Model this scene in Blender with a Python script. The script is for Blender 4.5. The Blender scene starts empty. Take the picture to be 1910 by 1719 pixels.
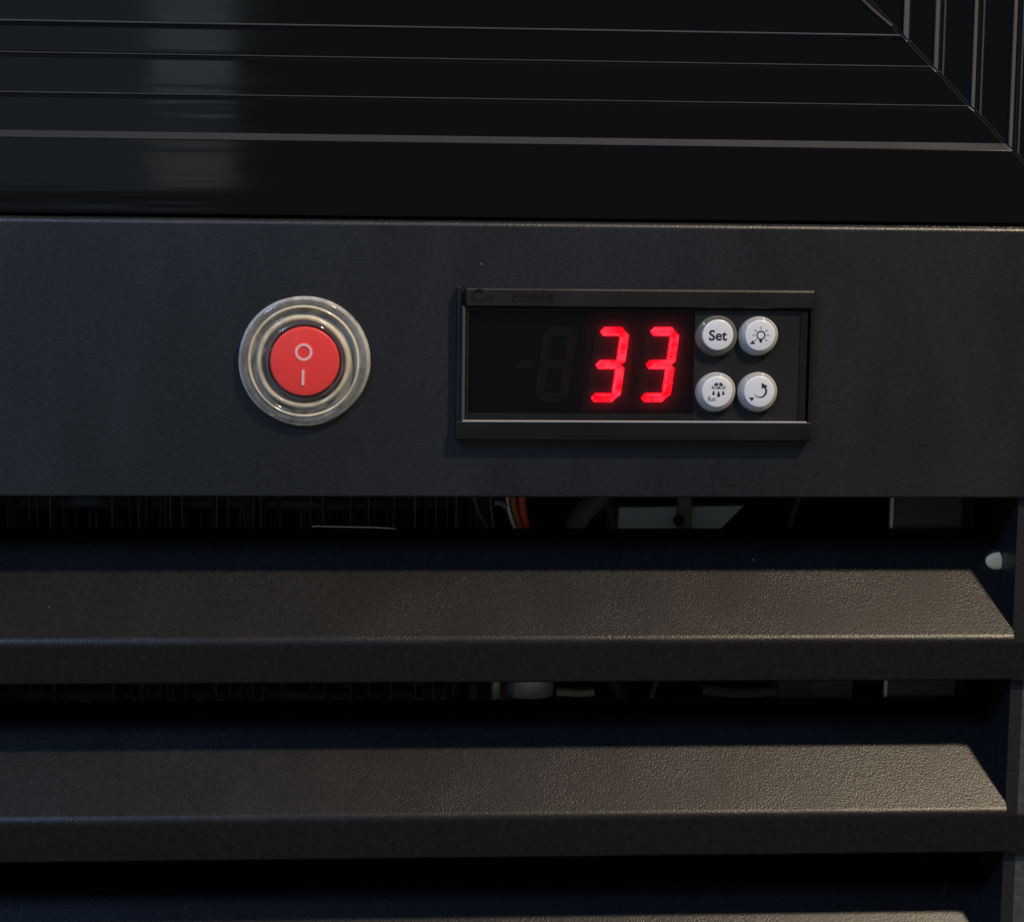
import bpy, bmesh, math, random
from mathutils import Vector, Matrix
random.seed(7)
S = bpy.context.scene
COL = S.collection
MM = 0.001

# ------------------------------------------------------------------ camera
W_PX, H_PX, F_PX = 1910.0, 1719.0, 4000.0
YAW, PITCH, ROLL = math.radians(4.2), math.radians(7.3), 0.012
DIST = 0.463
Fw = Vector((math.sin(YAW)*math.cos(PITCH), math.cos(YAW)*math.cos(PITCH), -math.sin(PITCH)))
R0 = Fw.cross(Vector((0, 0, 1))).normalized()
U0 = R0.cross(Fw)
Rt = R0*math.cos(ROLL) + U0*math.sin(ROLL)
Up = U0*math.cos(ROLL) - R0*math.sin(ROLL)
CAM = -Fw*DIST
cd = bpy.data.cameras.new('camera')
cam = bpy.data.objects.new('camera', cd); COL.objects.link(cam)
cd.sensor_fit = 'HORIZONTAL'; cd.sensor_width = 36.0; cd.lens = F_PX/W_PX*36.0
cd.clip_start = 0.01; cd.clip_end = 50
m = Matrix((Rt, Up, -Fw)).transposed().to_4x4(); m.translation = CAM
cam.matrix_world = m
S.camera = cam
PX = DIST/F_PX                       # metres per photo pixel on the panel plane

def at(u, v, y=0.0):
    """a point of the photograph on the vertical plane at depth y (metres behind the panel face)"""
    d = Fw + Rt*((u - W_PX/2)/F_PX) + Up*((H_PX/2 - v)/F_PX)
    return CAM + d*((y - CAM.y)/d.y)

# ------------------------------------------------------------------ world, lamps, exposure
wd = bpy.data.worlds.new('World'); S.world = wd; wd.use_nodes = True
bg = wd.node_tree.nodes['Background']
bg.inputs['Color'].default_value = (0.90, 0.97, 1.0, 1); bg.inputs['Strength'].default_value = 0.085

def area(name, loc, target, sx, sy, power, col):
    l = bpy.data.lights.new(name, 'AREA'); l.shape = 'RECTANGLE'; l.size = sx; l.size_y = sy
    l.energy = power; l.color = col
    o = bpy.data.objects.new(name, l); COL.objects.link(o)
    o.location = loc
    o.rotation_euler = (Vector(target) - Vector(loc)).to_track_quat('-Z', 'Y').to_euler()
    return o
area('ceiling_lamp', (0.70, -0.86, 1.32), (0.05, 0, 0), 0.10, 0.06, 27.0, (1.0, 0.80, 0.58))
area('window_light', (-0.62, -0.92, 0.78), (0, 0, 0), 0.20, 0.24, 9.0, (0.28, 0.50, 1.0))
area('door_reflection_wide', (-0.623, -1.6, 0.345), (-0.623, 0, 0.345), 0.95, 0.65, 0.42, (0.55, 0.74, 1.0))  # added unseen lamp, there to reflect in the left of the door
area('door_reflection_upper', (-0.187, -1.58, 0.25), (-0.187, 0, 0.25), 0.074, 0.17, 0.016, (0.80, 1.0, 0.92))  # added unseen strip lamp for the upper streak reflected in the door
area('door_reflection_lower', (-0.187, -1.58, 0.062), (-0.187, 0, 0.062), 0.074, 0.055, 0.0042, (1.0, 0.86, 0.66))  # added unseen strip lamp for the lower, warmer door reflection

S.view_settings.view_transform = 'Standard'; S.view_settings.look = 'None'
S.view_settings.exposure = 0.0; S.view_settings.gamma = 1.0
S.view_settings.use_curve_mapping = False
S.cycles.max_bounces = 8; S.cycles.transparent_max_bounces = 16

# ------------------------------------------------------------------ materials
def mat(name):
    m = bpy.data.materials.new(name); m.use_nodes = True
    nt = m.node_tree
    return m, nt, nt.nodes['Principled BSDF']

def simple(name, col, rough=0.5, metal=0.0, spec=0.5, coat=0.0, emit=None, emit_s=0.0, sss=0.0, trans=0.0,
           bump=None, vary=0.0):
    m, nt, p = mat(name)
    p.inputs['Base Color'].default_value = (*col, 1)
    p.inputs['Roughness'].default_value = rough
    p.inputs['Metallic'].default_value = metal
    p.inputs['Specular IOR Level'].default_value = spec
    p.inputs['Coat Weight'].default_value = coat
    p.inputs['Transmission Weight'].default_value = trans
    if sss:
        p.inputs['Subsurface Weight'].default_value = sss
        p.inputs['Subsurface Radius'].default_value = (0.001, 0.0009, 0.0007)
        p.inputs['Subsurface Scale'].default_value = 1.0
    if emit:
        p.inputs['Emission Color'].default_value = (*emit, 1); p.inputs['Emission Strength'].default_value = emit_s
    tc = nt.nodes.new('ShaderNodeTexCoord')
    if vary:
        n = nt.nodes.new('ShaderNodeTexNoise'); n.inputs['Scale'].default_value = 60; n.inputs['Detail'].default_value = 6
        nt.links.new(tc.outputs['Object'], n.inputs['Vector'])
        r = nt.nodes.new('ShaderNodeMapRange')
        r.inputs['From Min'].default_value = 0.3; r.inputs['From Max'].default_value = 0.7
        r.inputs['To Min'].default_value = max(0.02, rough - vary); r.inputs['To Max'].default_value = rough + vary
        nt.links.new(n.outputs['Fac'], r.inputs['Value']); nt.links.new(r.outputs['Result'], p.inputs['Roughness'])
    if bump:
        sc, dist, st = bump
        n = nt.nodes.new('ShaderNodeTexNoise'); n.inputs['Scale'].default_value = sc; n.inputs['Detail'].default_value = 3
        nt.links.new(tc.outputs['Object'], n.inputs['Vector'])
        b = nt.nodes.new('ShaderNodeBump'); b.inputs['Distance'].default_value = dist; b.inputs['Strength'].default_value = st
        nt.links.new(n.outputs['Fac'], b.inputs['Height']); nt.links.new(b.outputs['Normal'], p.inputs['Normal'])
    return m

def powder(name, col, rough, scale=1250, dist=0.00009, strength=0.8, spec=0.5, blot=1.0):
    """black powder coat: orange-peel grain with sparse coarser grit, faint handling smears in the gloss"""
    m, nt, p = mat(name); L = nt.links; N = nt.nodes.new
    tc = N('ShaderNodeTexCoord')
    n1 = N('ShaderNodeTexNoise'); n1.inputs['Scale'].default_value = scale; n1.inputs['Detail'].default_value = 2; n1.inputs['Roughness'].default_value = 0.6
    L.new(tc.outputs['Object'], n1.inputs['Vector'])
    b = N('ShaderNodeBump'); b.inputs['Distance'].default_value = dist; b.inputs['Strength'].default_value = strength
    nb = N('ShaderNodeTexNoise'); nb.inputs['Scale'].default_value = 55; nb.inputs['Detail'].default_value = 3
    L.new(tc.outputs['Object'], nb.inputs['Vector'])
    rb = N('ShaderNodeMapRange'); rb.inputs['From Min'].default_value = 0.35; rb.inputs['From Max'].default_value = 0.65
    rb.inputs['To Min'].default_value = strength*0.7; rb.inputs['To Max'].default_value = min(1.0, strength*1.35)
    L.new(nb.outputs['Fac'], rb.inputs['Value']); L.new(rb.outputs['Result'], b.inputs['Strength'])
    L.new(n1.outputs['Fac'], b.inputs['Height']); L.new(b.outputs['Normal'], p.inputs['Normal'])
    mp = N('ShaderNodeMapping'); mp.inputs['Scale'].default_value = (1.6, 1.0, 0.5); L.new(tc.outputs['Object'], mp.inputs['Vector'])
    n3 = N('ShaderNodeTexNoise'); n3.inputs['Scale'].default_value = 30; n3.inputs['Detail'].default_value = 8; n3.inputs['Distortion'].default_value = 0.6
    L.new(mp.outputs['Vector'], n3.inputs['Vector'])
    r = N('ShaderNodeMapRange'); r.inputs['From Min'].default_value = 0.3; r.inputs['From Max'].default_value = 0.7
    r.inputs['To Min'].default_value = rough - 0.07*blot; r.inputs['To Max'].default_value = rough + 0.09*blot
    L.new(n3.outputs['Fac'], r.inputs['Value']); L.new(r.outputs['Result'], p.inputs['Roughness'])
    n4 = N('ShaderNodeTexNoise'); n4.inputs['Scale'].default_value = 700; n4.inputs['Detail'].default_value = 2
    L.new(tc.outputs['Object'], n4.inputs['Vector'])
    cr = N('ShaderNodeValToRGB'); cr.color_ramp.elements[0].position = 0.35; cr.color_ramp.elements[1].position = 0.75
    cr.color_ramp.elements[0].color = (*[c*0.8 for c in col], 1); cr.color_ramp.elements[1].color = (*[c*1.35 for c in col], 1)
    L.new(n4.outputs['Fac'], cr.inputs['Fac'])
    # stray dust specks and lint
    vo = N('ShaderNodeTexVoronoi'); vo.inputs['Scale'].default_value = 75; L.new(tc.outputs['Object'], vo.inputs['Vector'])
    lt = N('ShaderNodeMapRange'); lt.inputs['From Min'].default_value = 0.022; lt.inputs['From Max'].default_value = 0.012; lt.inputs['To Max'].default_value = 0.75
    L.new(vo.outputs['Distance'], lt.inputs['Value'])
    dx = N('ShaderNodeMix'); dx.data_type = 'RGBA'; dx.inputs['B'].default_value = (0.16, 0.15, 0.13, 1)
    L.new(lt.outputs['Result'], dx.inputs['Factor']); L.new(cr.outputs['Color'], dx.inputs['A']); L.new(dx.outputs['Result'], p.inputs['Base Color'])
    p.inputs['Specular IOR Level'].default_value = spec
    p.inputs['Coat Weight'].default_value = 0.32 if spec > 0.4 else 0.17; p.inputs['Coat Roughness'].default_value = 0.24
    L.new(b.outputs['Normal'], p.inputs['Coat Normal'])
    return m

def clear(name, tint, fog_col, fog, rough=0.05, ior=1.45, edge=0.5, thru=0.35, bump=None):
    """clear or milky plastic skin: see-through, a little body colour, fresnel gloss"""
    m = bpy.data.materials.new(name); m.use_nodes = True; nt = m.node_tree; L = nt.links
    nt.nodes.remove(nt.nodes['Principled BSDF']); out = nt.nodes['Material Output']; N = nt.nodes.new
    t = N('ShaderNodeBsdfTransparent'); t.inputs['Color'].default_value = (*tint, 1)
    d = N('ShaderNodeBsdfDiffuse'); d.inputs['Color'].default_value = (*fog_col, 1)
    tr = N('ShaderNodeBsdfTranslucent'); tr.inputs['Color'].default_value = (*fog_col, 1)
    dm = N('ShaderNodeMixShader'); dm.inputs[0].default_value = thru; L.new(d.outputs[0], dm.inputs[1]); L.new(tr.outputs[0], dm.inputs[2])
    lw = N('ShaderNodeLayerWeight'); lw.inputs['Blend'].default_value = 0.35
    mr = N('ShaderNodeMapRange'); mr.inputs['To Min'].default_value = fog; mr.inputs['To Max'].default_value = min(1, fog + edge)
    L.new(lw.outputs['Facing'], mr.inputs['Value'])
    fo = mr.outputs[0]
    if bump:                                   # cloudy, uneven moulding
        tc0 = N('ShaderNodeTexCoord'); n0 = N('ShaderNodeTexNoise'); n0.inputs['Scale'].default_value = 130; n0.inputs['Detail'].default_value = 5; n0.inputs['Distortion'].default_value = 1.5
        L.new(tc0.outputs['Object'], n0.inputs['Vector'])
        r0 = N('ShaderNodeMapRange'); r0.inputs['From Min'].default_value = 0.3; r0.inputs['From Max'].default_value = 0.7; r0.inputs['To Min'].default_value = 0.45 if fog < 0.5 else 0.8; r0.inputs['To Max'].default_value = 1.6
        L.new(n0.outputs['Fac'], r0.inputs['Value'])
        mu = N('ShaderNodeMath'); mu.operation = 'MULTIPLY'; mu.use_clamp = True; L.new(mr.outputs[0], mu.inputs[0]); L.new(r0.outputs[0], mu.inputs[1]); fo = mu.outputs[0]
    m1 = N('ShaderNodeMixShader'); L.new(fo, m1.inputs[0]); L.new(t.outputs[0], m1.inputs[1]); L.new(dm.outputs[0], m1.inputs[2])
    g = N('ShaderNodeBsdfGlossy'); g.inputs['Roughness'].default_value = rough
    if bump:
        tc = N('ShaderNodeTexCoord'); nn = N('ShaderNodeTexNoise'); nn.inputs['Scale'].default_value = bump[0]; nn.inputs['Detail'].default_value = 3
        bb = N('ShaderNodeBump'); bb.inputs['Distance'].default_value = bump[1]; bb.inputs['Strength'].default_value = bump[2]
        L.new(tc.outputs['Object'], nn.inputs['Vector']); L.new(nn.outputs['Fac'], bb.inputs['Height']); L.new(bb.outputs['Normal'], g.inputs['Normal'])
    # schlick curve, the same from both sides of the skin
    lf = N('ShaderNodeLayerWeight'); lf.inputs['Blend'].default_value = 0.5
    pw = N('ShaderNodeMath'); pw.operation = 'POWER'; pw.inputs[1].default_value = 5.0; L.new(lf.outputs['Facing'], pw.inputs[0])
    f0 = ((ior - 1)/(ior + 1))**2
    fr = N('ShaderNodeMath'); fr.operation = 'MULTIPLY_ADD'; fr.inputs[1].default_value = 1 - f0; fr.inputs[2].default_value = f0; L.new(pw.outputs[0], fr.inputs[0])
    m2 = N('ShaderNodeMixShader'); L.new(fr.outputs[0], m2.inputs[0]); L.new(m1.outputs[0], m2.inputs[1]); L.new(g.outputs[0], m2.inputs[2])
    L.new(m2.outputs[0], out.inputs['Surface'])
    return m

M = {}
M['panel'] = powder('panel_powder_coat', (0.0080, 0.0094, 0.0106), 0.42, 2300, 0.00010, 0.68)
M['slat'] = powder('slat_powder_coat', (0.0088, 0.0083, 0.0074), 0.345, 2500, 0.00011, 0.55, spec=0.24, blot=0.35)
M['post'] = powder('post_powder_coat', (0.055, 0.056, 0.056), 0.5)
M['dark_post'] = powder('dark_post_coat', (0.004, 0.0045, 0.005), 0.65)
M['door'] = simple('door_gloss_black', (0.0018, 0.0021, 0.0026), 0.065, spec=0.5, vary=0.03, bump=(60, 0.0004, 0.22))
_nt = M['door'].node_tree                      # drawn extrusion: the waviness runs along the rails
_mp = _nt.nodes.new('ShaderNodeMapping'); _mp.inputs['Scale'].default_value = (0.12, 1.0, 2.2)
_tc = next(n for n in _nt.nodes if n.type == 'TEX_COORD'); _nt.links.new(_tc.outputs['Object'], _mp.inputs['Vector'])
for n in [n for n in _nt.nodes if n.type == 'TEX_NOISE']: _nt.links.new(_mp.outputs['Vector'], n.inputs['Vector'])
M['door_edge'] = simple('door_edge_black', (0.028, 0.028, 0.028), 0.35, vary=0.05, bump=(90, 0.0002, 0.2))
M['trim'] = simple('door_trim_grey', (0.0072, 0.0098, 0.0112), 0.66, vary=0.06)
M['edge_glint'] = simple('door_edge_glint', (0.078, 0.074, 0.068), 0.55, vary=0.1, bump=(40, 0.0004, 0.3))  # grey paints the light caught along the door step edges
M['edge_glint_fine'] = simple('door_edge_glint_fine', (0.05, 0.05, 0.05), 0.35, vary=0.12, bump=(30, 0.0005, 0.4))  # finer strips, edge highlight likewise put into the colour
M['lip'] = simple('bezel_lip_glint', (0.30, 0.30, 0.29), 0.35, vary=0.12)  # paler than the bezel: painted highlight of the overhead lamp
M['wall'] = simple('bezel_wall_glint', (0.07, 0.07, 0.07), 0.25, vary=0.12)  # paler than the bezel: reflected light put into the colour
M['seam'] = simple('mitre_rubber', (0.004, 0.004, 0.004), 0.5)
M['abs'] = simple('bezel_abs', (0.0065, 0.0065, 0.0060), 0.36, vary=0.08, bump=(900, 0.00006, 0.5))
M['abs_gloss'] = simple('bezel_gloss_edge', (0.012, 0.012, 0.012), 0.25, vary=0.05)
M['keypad'] = simple('keypad_matte', (0.0055, 0.0065, 0.0062), 0.5, vary=0.08, bump=(700, 0.00005, 0.4))
M['display'] = simple('display_backing', (0.006, 0.006, 0.008), 0.6)
M['digit_face'] = simple('digit_reflector_face', (0.03, 0.022, 0.027), 0.6)
M['pane'] = clear('smoked_pane', (0.60, 0.56, 0.59), (0.26, 0.23, 0.25), 0.075, 0.06, 1.40, 0.04, 0.97)
M['lit'] = simple('segment_lit', (0.25, 0.01, 0.02), 0.35, emit=(1.0, 0.0002, 0.0075), emit_s=11.0)
_nt = M['lit'].node_tree                       # uneven brightness of the light pipes
_tc = _nt.nodes.new('ShaderNodeTexCoord'); _n = _nt.nodes.new('ShaderNodeTexNoise'); _n.inputs['Scale'].default_value = 420; _n.inputs['Detail'].default_value = 1
_nt.links.new(_tc.outputs['Object'], _n.inputs['Vector'])
_r = _nt.nodes.new('ShaderNodeValToRGB'); _r.color_ramp.elements[0].position = 0.40; _r.color_ramp.elements[1].position = 0.72
_r.color_ramp.elements[0].color = (0.75, 0.0001, 0.004, 1); _r.color_ramp.elements[1].color = (1.0, 0.016, 0.030, 1)
_nt.links.new(_n.outputs['Fac'], _r.inputs['Fac']); _nt.links.new(_r.outputs['Color'], _nt.nodes['Principled BSDF'].inputs['Emission Color'])
M['lit_core'] = simple('segment_core', (0.3, 0.05, 0.06), 0.3, emit=(1.0, 0.030, 0.055), emit_s=9.0)
M['unlit'] = simple('segment_unlit', (0.055, 0.057, 0.057), 0.6)
M['milky'] = clear('button_collar', (0.9, 0.9, 0.86), (0.82, 0.80, 0.72), 0.62, 0.08, 1.45, 0.3)
M['milky_dim'] = clear('button_collar_clear', (0.75, 0.75, 0.68), (0.62, 0.60, 0.48), 0.28, 0.08, 1.45, 0.4)
M['cap'] = simple('button_cap', (0.78, 0.775, 0.75), 0.30, coat=0.3, sss=0.15, vary=0.1)
M['ink'] = simple('legend_ink', (0.02, 0.018, 0.022), 0.5)
M['ink_soft'] = simple('legend_ink_soft', (0.16, 0.16, 0.17), 0.5)
M['boot'] = clear('clear_silicone', (0.95, 0.94, 0.90), (0.78, 0.77, 0.70), 0.23, 0.12, 1.6, 0.75, bump=(120, 0.0005, 0.3))
M['boot_bead'] = clear('silicone_bead', (0.95, 0.92, 0.84), (0.98, 0.87, 0.60), 0.72, 0.14, 1.6, 0.35, bump=(120, 0.0005, 0.3))  # cream silicone, brightened so reflected arcs sit in the colour
M['boot_rim'] = clear('silicone_rim', (0.95, 0.94, 0.90), (0.84, 0.84, 0.78), 0.42, 0.12, 1.6, 0.5, bump=(150, 0.0005, 0.35))  # paler than the flange: rim highlight put into the colour
M['dome'] = clear('clear_dome', (0.99, 0.985, 0.98), (0.8, 0.76, 0.72), 0.03, 0.06, 1.35, 0.06)
M['red'] = simple('rocker_red', (0.93, 0.040, 0.028), 0.40)
M['mark'] = simple('rocker_mark', (1.0, 0.52, 0.48), 0.5)
M['socket'] = simple('switch_socket', (0.16, 0.13, 0.13), 0.35)
M['leak_spot'] = simple('leak_spot_pale', (0.95, 0.68, 0.36), 0.7, metal=0.0, bump=(2600, 0.00018, 1.0))  # pale warm body colour stands for the leaked light
M['alu'] = simple('fin_aluminium', (0.17, 0.175, 0.175), 0.45, metal=0.3)
M['steel'] = simple('bracket_steel', (0.07, 0.07, 0.066), 0.55, metal=0.2, vary=0.1)
M['steel_edge'] = simple('bracket_cut_edge', (0.75, 0.76, 0.74), 0.4, metal=0.2)
M['silver'] = simple('drier_silver', (0.80, 0.79, 0.76), 0.35, metal=0.4, vary=0.1)
M['brass'] = simple('brass', (0.72, 0.66, 0.42), 0.35, metal=0.4)
M['label'] = simple('plate_pale_grey', (0.70, 0.73, 0.71), 0.6)
M['white_wire'] = simple('wire_white', (0.80, 0.79, 0.74), 0.4)
M['brown_wire'] = simple('wire_brown', (0.48, 0.14, 0.05), 0.4)
M['red_wire'] = simple('wire_red', (0.85, 0.07, 0.035), 0.4)
M['grey_wire'] = simple('wire_grey', (0.10, 0.10, 0.10), 0.5)
M['hose'] = simple('hose_grey', (0.22, 0.205, 0.175), 0.6)
M['black'] = simple('inner_black', (0.006, 0.006, 0.006), 0.8)

# ------------------------------------------------------------------ object helpers
ORG = {}
def thing(name, label, cat, loc, group=None):
    o = bpy.data.objects.new(name, None); COL.objects.link(o); o.empty_display_size = 0.01
    o.location = loc; ORG[o] = Vector(loc)
    o['label'] = label; o['category'] = cat
    if group: o['group'] = group
    return o

def obj(name, bm, mt, parent=None, smooth=True, ang=35):
    bmesh.ops.recalc_face_normals(bm, faces=bm.faces)
    me = bpy.data.meshes.new(name)
    org = ORG[parent] if parent is not None else Vector((0, 0, 0))
    bmesh.ops.translate(bm, verts=bm.verts, vec=-org)
    bm.to_mesh(me); bm.free()
    me.materials.append(M[mt])
    if smooth:
        me.polygons.foreach_set('use_smooth', [True]*len(me.polygons))
        me.set_sharp_from_angle(angle=math.radians(ang))
    o = bpy.data.objects.new(name, me); COL.objects.link(o)
    if smooth:
        wn = o.modifiers.new('weighted', 'WEIGHTED_NORMAL'); wn.keep_sharp = True; wn.weight = 100
    if parent is not None: o.parent = parent
    ORG[o] = org
    return o

def tag(o, label, cat, group=None):
    o['label'] = label; o['category'] = cat
    if group: o['group'] = group
    return o

def box(x0, x1, y0, y1, z0, z1, bev=0.0, seg=2, bm=None):
    new = bm is None
    b = bmesh.new()
    bmesh.ops.create_cube(b, size=1.0)
    for v in b.verts:
        v.co = Vector((x0 if v.co.x < 0 else x1, y0 if v.co.y < 0 else y1, z0 if v.co.z < 0 else z1))
    if bev: bmesh.ops.bevel(b, geom=b.edges[:], offset=bev, segments=seg, affect='EDGES', profile=0.5)
    if new: return b
    merge(bm, b); return bm

def merge(bm, b):
    mp = [bm.verts.new(v.co) for v in b.verts]
    b.verts.index_update()
    for f in b.faces:
        try: bm.faces.new([mp[v.index] for v in f.verts])
        except ValueError: pass
    b.free()

def prism_x(prof, x0, x1):
    """closed (y,z) outline extruded along x"""
    b = bmesh.new()
    a = [b.verts.new((x0, y, z)) for y, z in prof]; c = [b.verts.new((x1, y, z)) for y, z in prof]
    n = len(prof)
    for i in range(n): b.faces.new((a[i], a[(i+1) % n], c[(i+1) % n], c[i]))
    b.faces.new(a[::-1]); b.faces.new(c)
    return b

def plate(pts, y0, y1, bev=0.0):
    """(x,z) outline with thickness from y0 (front) to y1"""
    b = bmesh.new()
    a = [b.verts.new((x, y0, z)) for x, z in pts]; c = [b.verts.new((x, y1, z)) for x, z in pts]
    n = len(pts)
    for i in range(n): b.faces.new((a[i], c[i], c[(i+1) % n], a[(i+1) % n]))
    f = b.faces.new(a); b.faces.new(c[::-1])
    if bev: bmesh.ops.bevel(b, geom=f.edges[:], offset=bev, segments=2, affect='EDGES', profile=0.5)
    return b

def ring_plate(cx, cz, r0, r1, y0, y1, n=40, a0=0.0, a1=2*math.pi, taper=False):
    b = bmesh.new(); full = abs(a1 - a0) > 6.28
    k = n if full else n + 1
    cols = []
    for i in range(k):
        t = i/n; a = a0 + (a1 - a0)*t
        hw = (r1 - r0)/2*(0.15 + 0.85*min(1, t*1.6) if taper else 1); rm = (r0 + r1)/2
        cols.append([b.verts.new((cx + r*math.cos(a), y, cz + r*math.sin(a))) for r, y in ((rm-hw, y0), (rm+hw, y0), (rm+hw, y1), (rm-hw, y1))])
    for i in range(n if full else n):
        p, q = cols[i], cols[(i+1) % k]
        for j in range(4): b.faces.new((p[j], p[(j+1) % 4], q[(j+1) % 4], q[j]))
    if not full: b.faces.new(cols[0]); b.faces.new(cols[-1][::-1])
    return b

def lathe(cx, cz, y0, prof, n=72, wob=0.0, shift=(0, 0), seed=0):
    """profile of (radius, height towards the viewer) turned about the axis through (cx,cz); shift leans the top"""
    b = bmesh.new(); rows = []
    rnd = random.Random(seed); ph = [rnd.uniform(0, 6.28) for _ in range(4)]
    hm = max(h for _, h in prof) or 1
    for r, h in prof:
        ox, oz = shift[0]*h/hm, shift[1]*h/hm
        if r < 1e-7: rows.append([b.verts.new((cx + ox, y0 - h, cz + oz))]); continue
        row = []
        for i in range(n):
            a = 2*math.pi*i/n
            rr = r*(1 + wob*(math.sin(2*a + ph[0]) + 0.6*math.sin(3*a + ph[1]) + 0.4*math.sin(5*a + ph[2])))
            row.append(b.verts.new((cx + ox + rr*math.cos(a), y0 - h, cz + oz + rr*math.sin(a))))
        rows.append(row)
    for p, q in zip(rows, rows[1:]):
        if len(p) == 1 and len(q) == 1: continue
        for i in range(n):
            j = (i+1) % n
            if len(p) == 1: b.faces.new((p[0], q[j], q[i]))
            elif len(q) == 1: b.faces.new((p[i], p[j], q[0]))
            else: b.faces.new((p[i], p[j], q[j], q[i]))
    return b

def tube(pts, r, n=12, sub=6):
    P = [Vector(p) for p in pts]
    path = []
    for i in range(len(P) - 1):
        p0, p1, p2, p3 = P[max(i-1, 0)], P[i], P[i+1], P[min(i+2, len(P)-1)]
        for k in range(sub):
            t = k/sub
            path.append(0.5*((2*p1) + (p2-p0)*t + (2*p0-5*p1+4*p2-p3)*t*t + (3*p1-p0-3*p2+p3)*t**3))
    path.append(P[-1])
    b = bmesh.new(); rows = []
    for i, p in enumerate(path):
        d = (path[min(i+1, len(path)-1)] - path[max(i-1, 0)]).normalized()
        s = d.cross(Vector((0.13, 0.97, 0.2))); s = s.normalized() if s.length > 1e-4 else Vector((1, 0, 0))
        t = d.cross(s)
        rows.append([b.verts.new(p + (s*math.cos(2*math.pi*k/n) + t*math.sin(2*math.pi*k/n))*r) for k in range(n)])
    for p, q in zip(rows, rows[1:]):
        for k in range(n): b.faces.new((p[k], p[(k+1) % n], q[(k+1) % n], q[k]))
    b.faces.new(rows[0][::-1]); b.faces.new(rows[-1])
    return b

def text_bm(body, size, cx, cz, y, depth, shear=0.0, bold=0.00001, sx=1.0):
    c = bpy.data.curves.new('lettering', 'FONT'); c.body = body; c.size = size; c.extrude = depth; c.shear = shear
    c.align_x = 'CENTER'; c.align_y = 'CENTER'; c.offset = bold; c.resolution_u = 4
    o = bpy.data.objects.new('lettering', c); COL.objects.link(o)
    me = bpy.data.meshes.new_from_object(o.evaluated_get(bpy.context.evaluated_depsgraph_get()))
    b = bmesh.new(); b.from_mesh(me)
    for v in b.verts:
        x, yy, z = v.co; v.co = Vector((cx + x*sx, y - z, cz + yy))
    COL.objects.unlink(o); bpy.data.objects.remove(o); bpy.data.curves.remove(c); bpy.data.meshes.remove(me)
    return b

def arc(cy, cz, r, a0, a1, n=5):
    return [(cy + r*math.cos(math.radians(a0 + (a1-a0)*i/n)), cz + r*math.sin(math.radians(a0 + (a1-a0)*i/n))) for i in range(n+1)]

# ------------------------------------------------------------------ cabinet: panel, slats, posts
XL, XR = at(-160, 900).x, at(2080, 900).x
z_top = at(955, 413).z; z_bot = at(955, 928).z
cab = thing('cooler_cabinet', 'black powder coated cooler front with control panel above angled louver slats', 'cooler',
            (0, 0, at(955, 1800).z))
r = 1.3*MM; T = 1.2*MM
prof = [(14*MM, z_top)] + arc(r, z_top - r, r, 90, 180) + arc(0.7*MM, z_bot + 0.7*MM, 0.7*MM, 180, 270, 3) + \
       [(6*MM, z_bot), (6*MM, z_bot + T), (T, z_bot + T), (T, z_top - T), (14*MM, z_top - T)]
obj('front_panel', prism_x(prof, XL, XR), 'panel', cab, ang=25)

# one slat: return hem, vertical lip, rounded bend, slope running back and up
SL_D, LIP = 20.0*MM, 9.5*MM
SL_RISE = at(955, 985, SL_D).z - (at(955, 1273.5).z + LIP)
x_end = at(1893, 1182, 0).x
def slat(v_lip_bottom, lean=0.0):
    zb = at(955, v_lip_bottom).z; zt = zb + LIP
    ang = math.atan2(SL_RISE, SL_D)
    rb = 3.4*MM
    # bend arc: lip is vertical, slope leans back
    phi = math.pi/2 - ang
    cy, cz = rb, zt - rb*math.tan(phi/2)
    outer = arc(0.8*MM, zb + 0.8*MM, 0.8*MM, 270, 180, 3)
    outer += [(cy + rb*math.cos(math.pi - phi*i/5), cz + rb*math.sin(math.pi - phi*i/5)) for i in range(6)]
    e = (SL_D, zt + SL_RISE)
    ny, nz = math.sin(ang)*T, -math.cos(ang)*T
    inner = [(e[0] + ny, e[1] + nz), (T + 0.6*MM, zt - 0.3*MM), (T, zt - 1.2*MM), (T, zb + T), (4*MM, zb + T), (4*MM, zb)]
    prof = outer + [e] + inner
    bm = prism_x(prof, XL, x_end)
    # the lip runs on in front of the side post
    lip = box(x_end - 0.05*MM, XR, 0.012*MM, 1.58*MM, zb + 0.03*MM, zt - 0.75*MM, 0.12*MM, 2)
    merge(bm, lip)
    return obj('louver_slat', bm, 'slat', cab, ang=28)
slat_bottoms = [1273.5, 1600, 1914]
for v in slat_bottoms: slat(v)
# side post: dark upper run behind the first slat, pale run below it
zb3 = at(955, 1960).z
xp = at(1899, 1400, 1.6*MM).x
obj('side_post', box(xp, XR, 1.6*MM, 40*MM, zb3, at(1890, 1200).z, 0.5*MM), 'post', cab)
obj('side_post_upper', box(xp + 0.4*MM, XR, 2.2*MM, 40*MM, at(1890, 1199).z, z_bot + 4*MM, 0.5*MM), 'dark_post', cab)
obj('side_light_block', box(x_end + 0.02*MM, xp + 3*MM, 1.62*MM, 0.19, zb3, z_bot + 4*MM), 'dark_post', cab, smooth=False)  # added wall stopping lamp light that leaked past the slat ends
# dark body shell closing the machine compartment
zs0, zs1 = zb3 - 0.01, z_top + 0.09
sh = box(XL - 0.02, XR + 0.02, 0.20, 0.203, zs0, zs1)
merge(sh, box(XL - 0.020, XL - 0.0003, 0.002, 0.1995, zs0, zs1)); merge(sh, box(XR + 0.0003, XR + 0.02, 0.002, 0.1995, zs0, zs1))
merge(sh, box(XL - 0.0002, XR + 0.0002, 0.002, 0.1995, zs0, zs0 + 0.003)); merge(sh, box(XL - 0.0002, XR + 0.0002, 0.02, 0.1995, zs1 - 0.003, zs1))
obj('body_shell', sh, 'black', cab, smooth=False)

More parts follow.
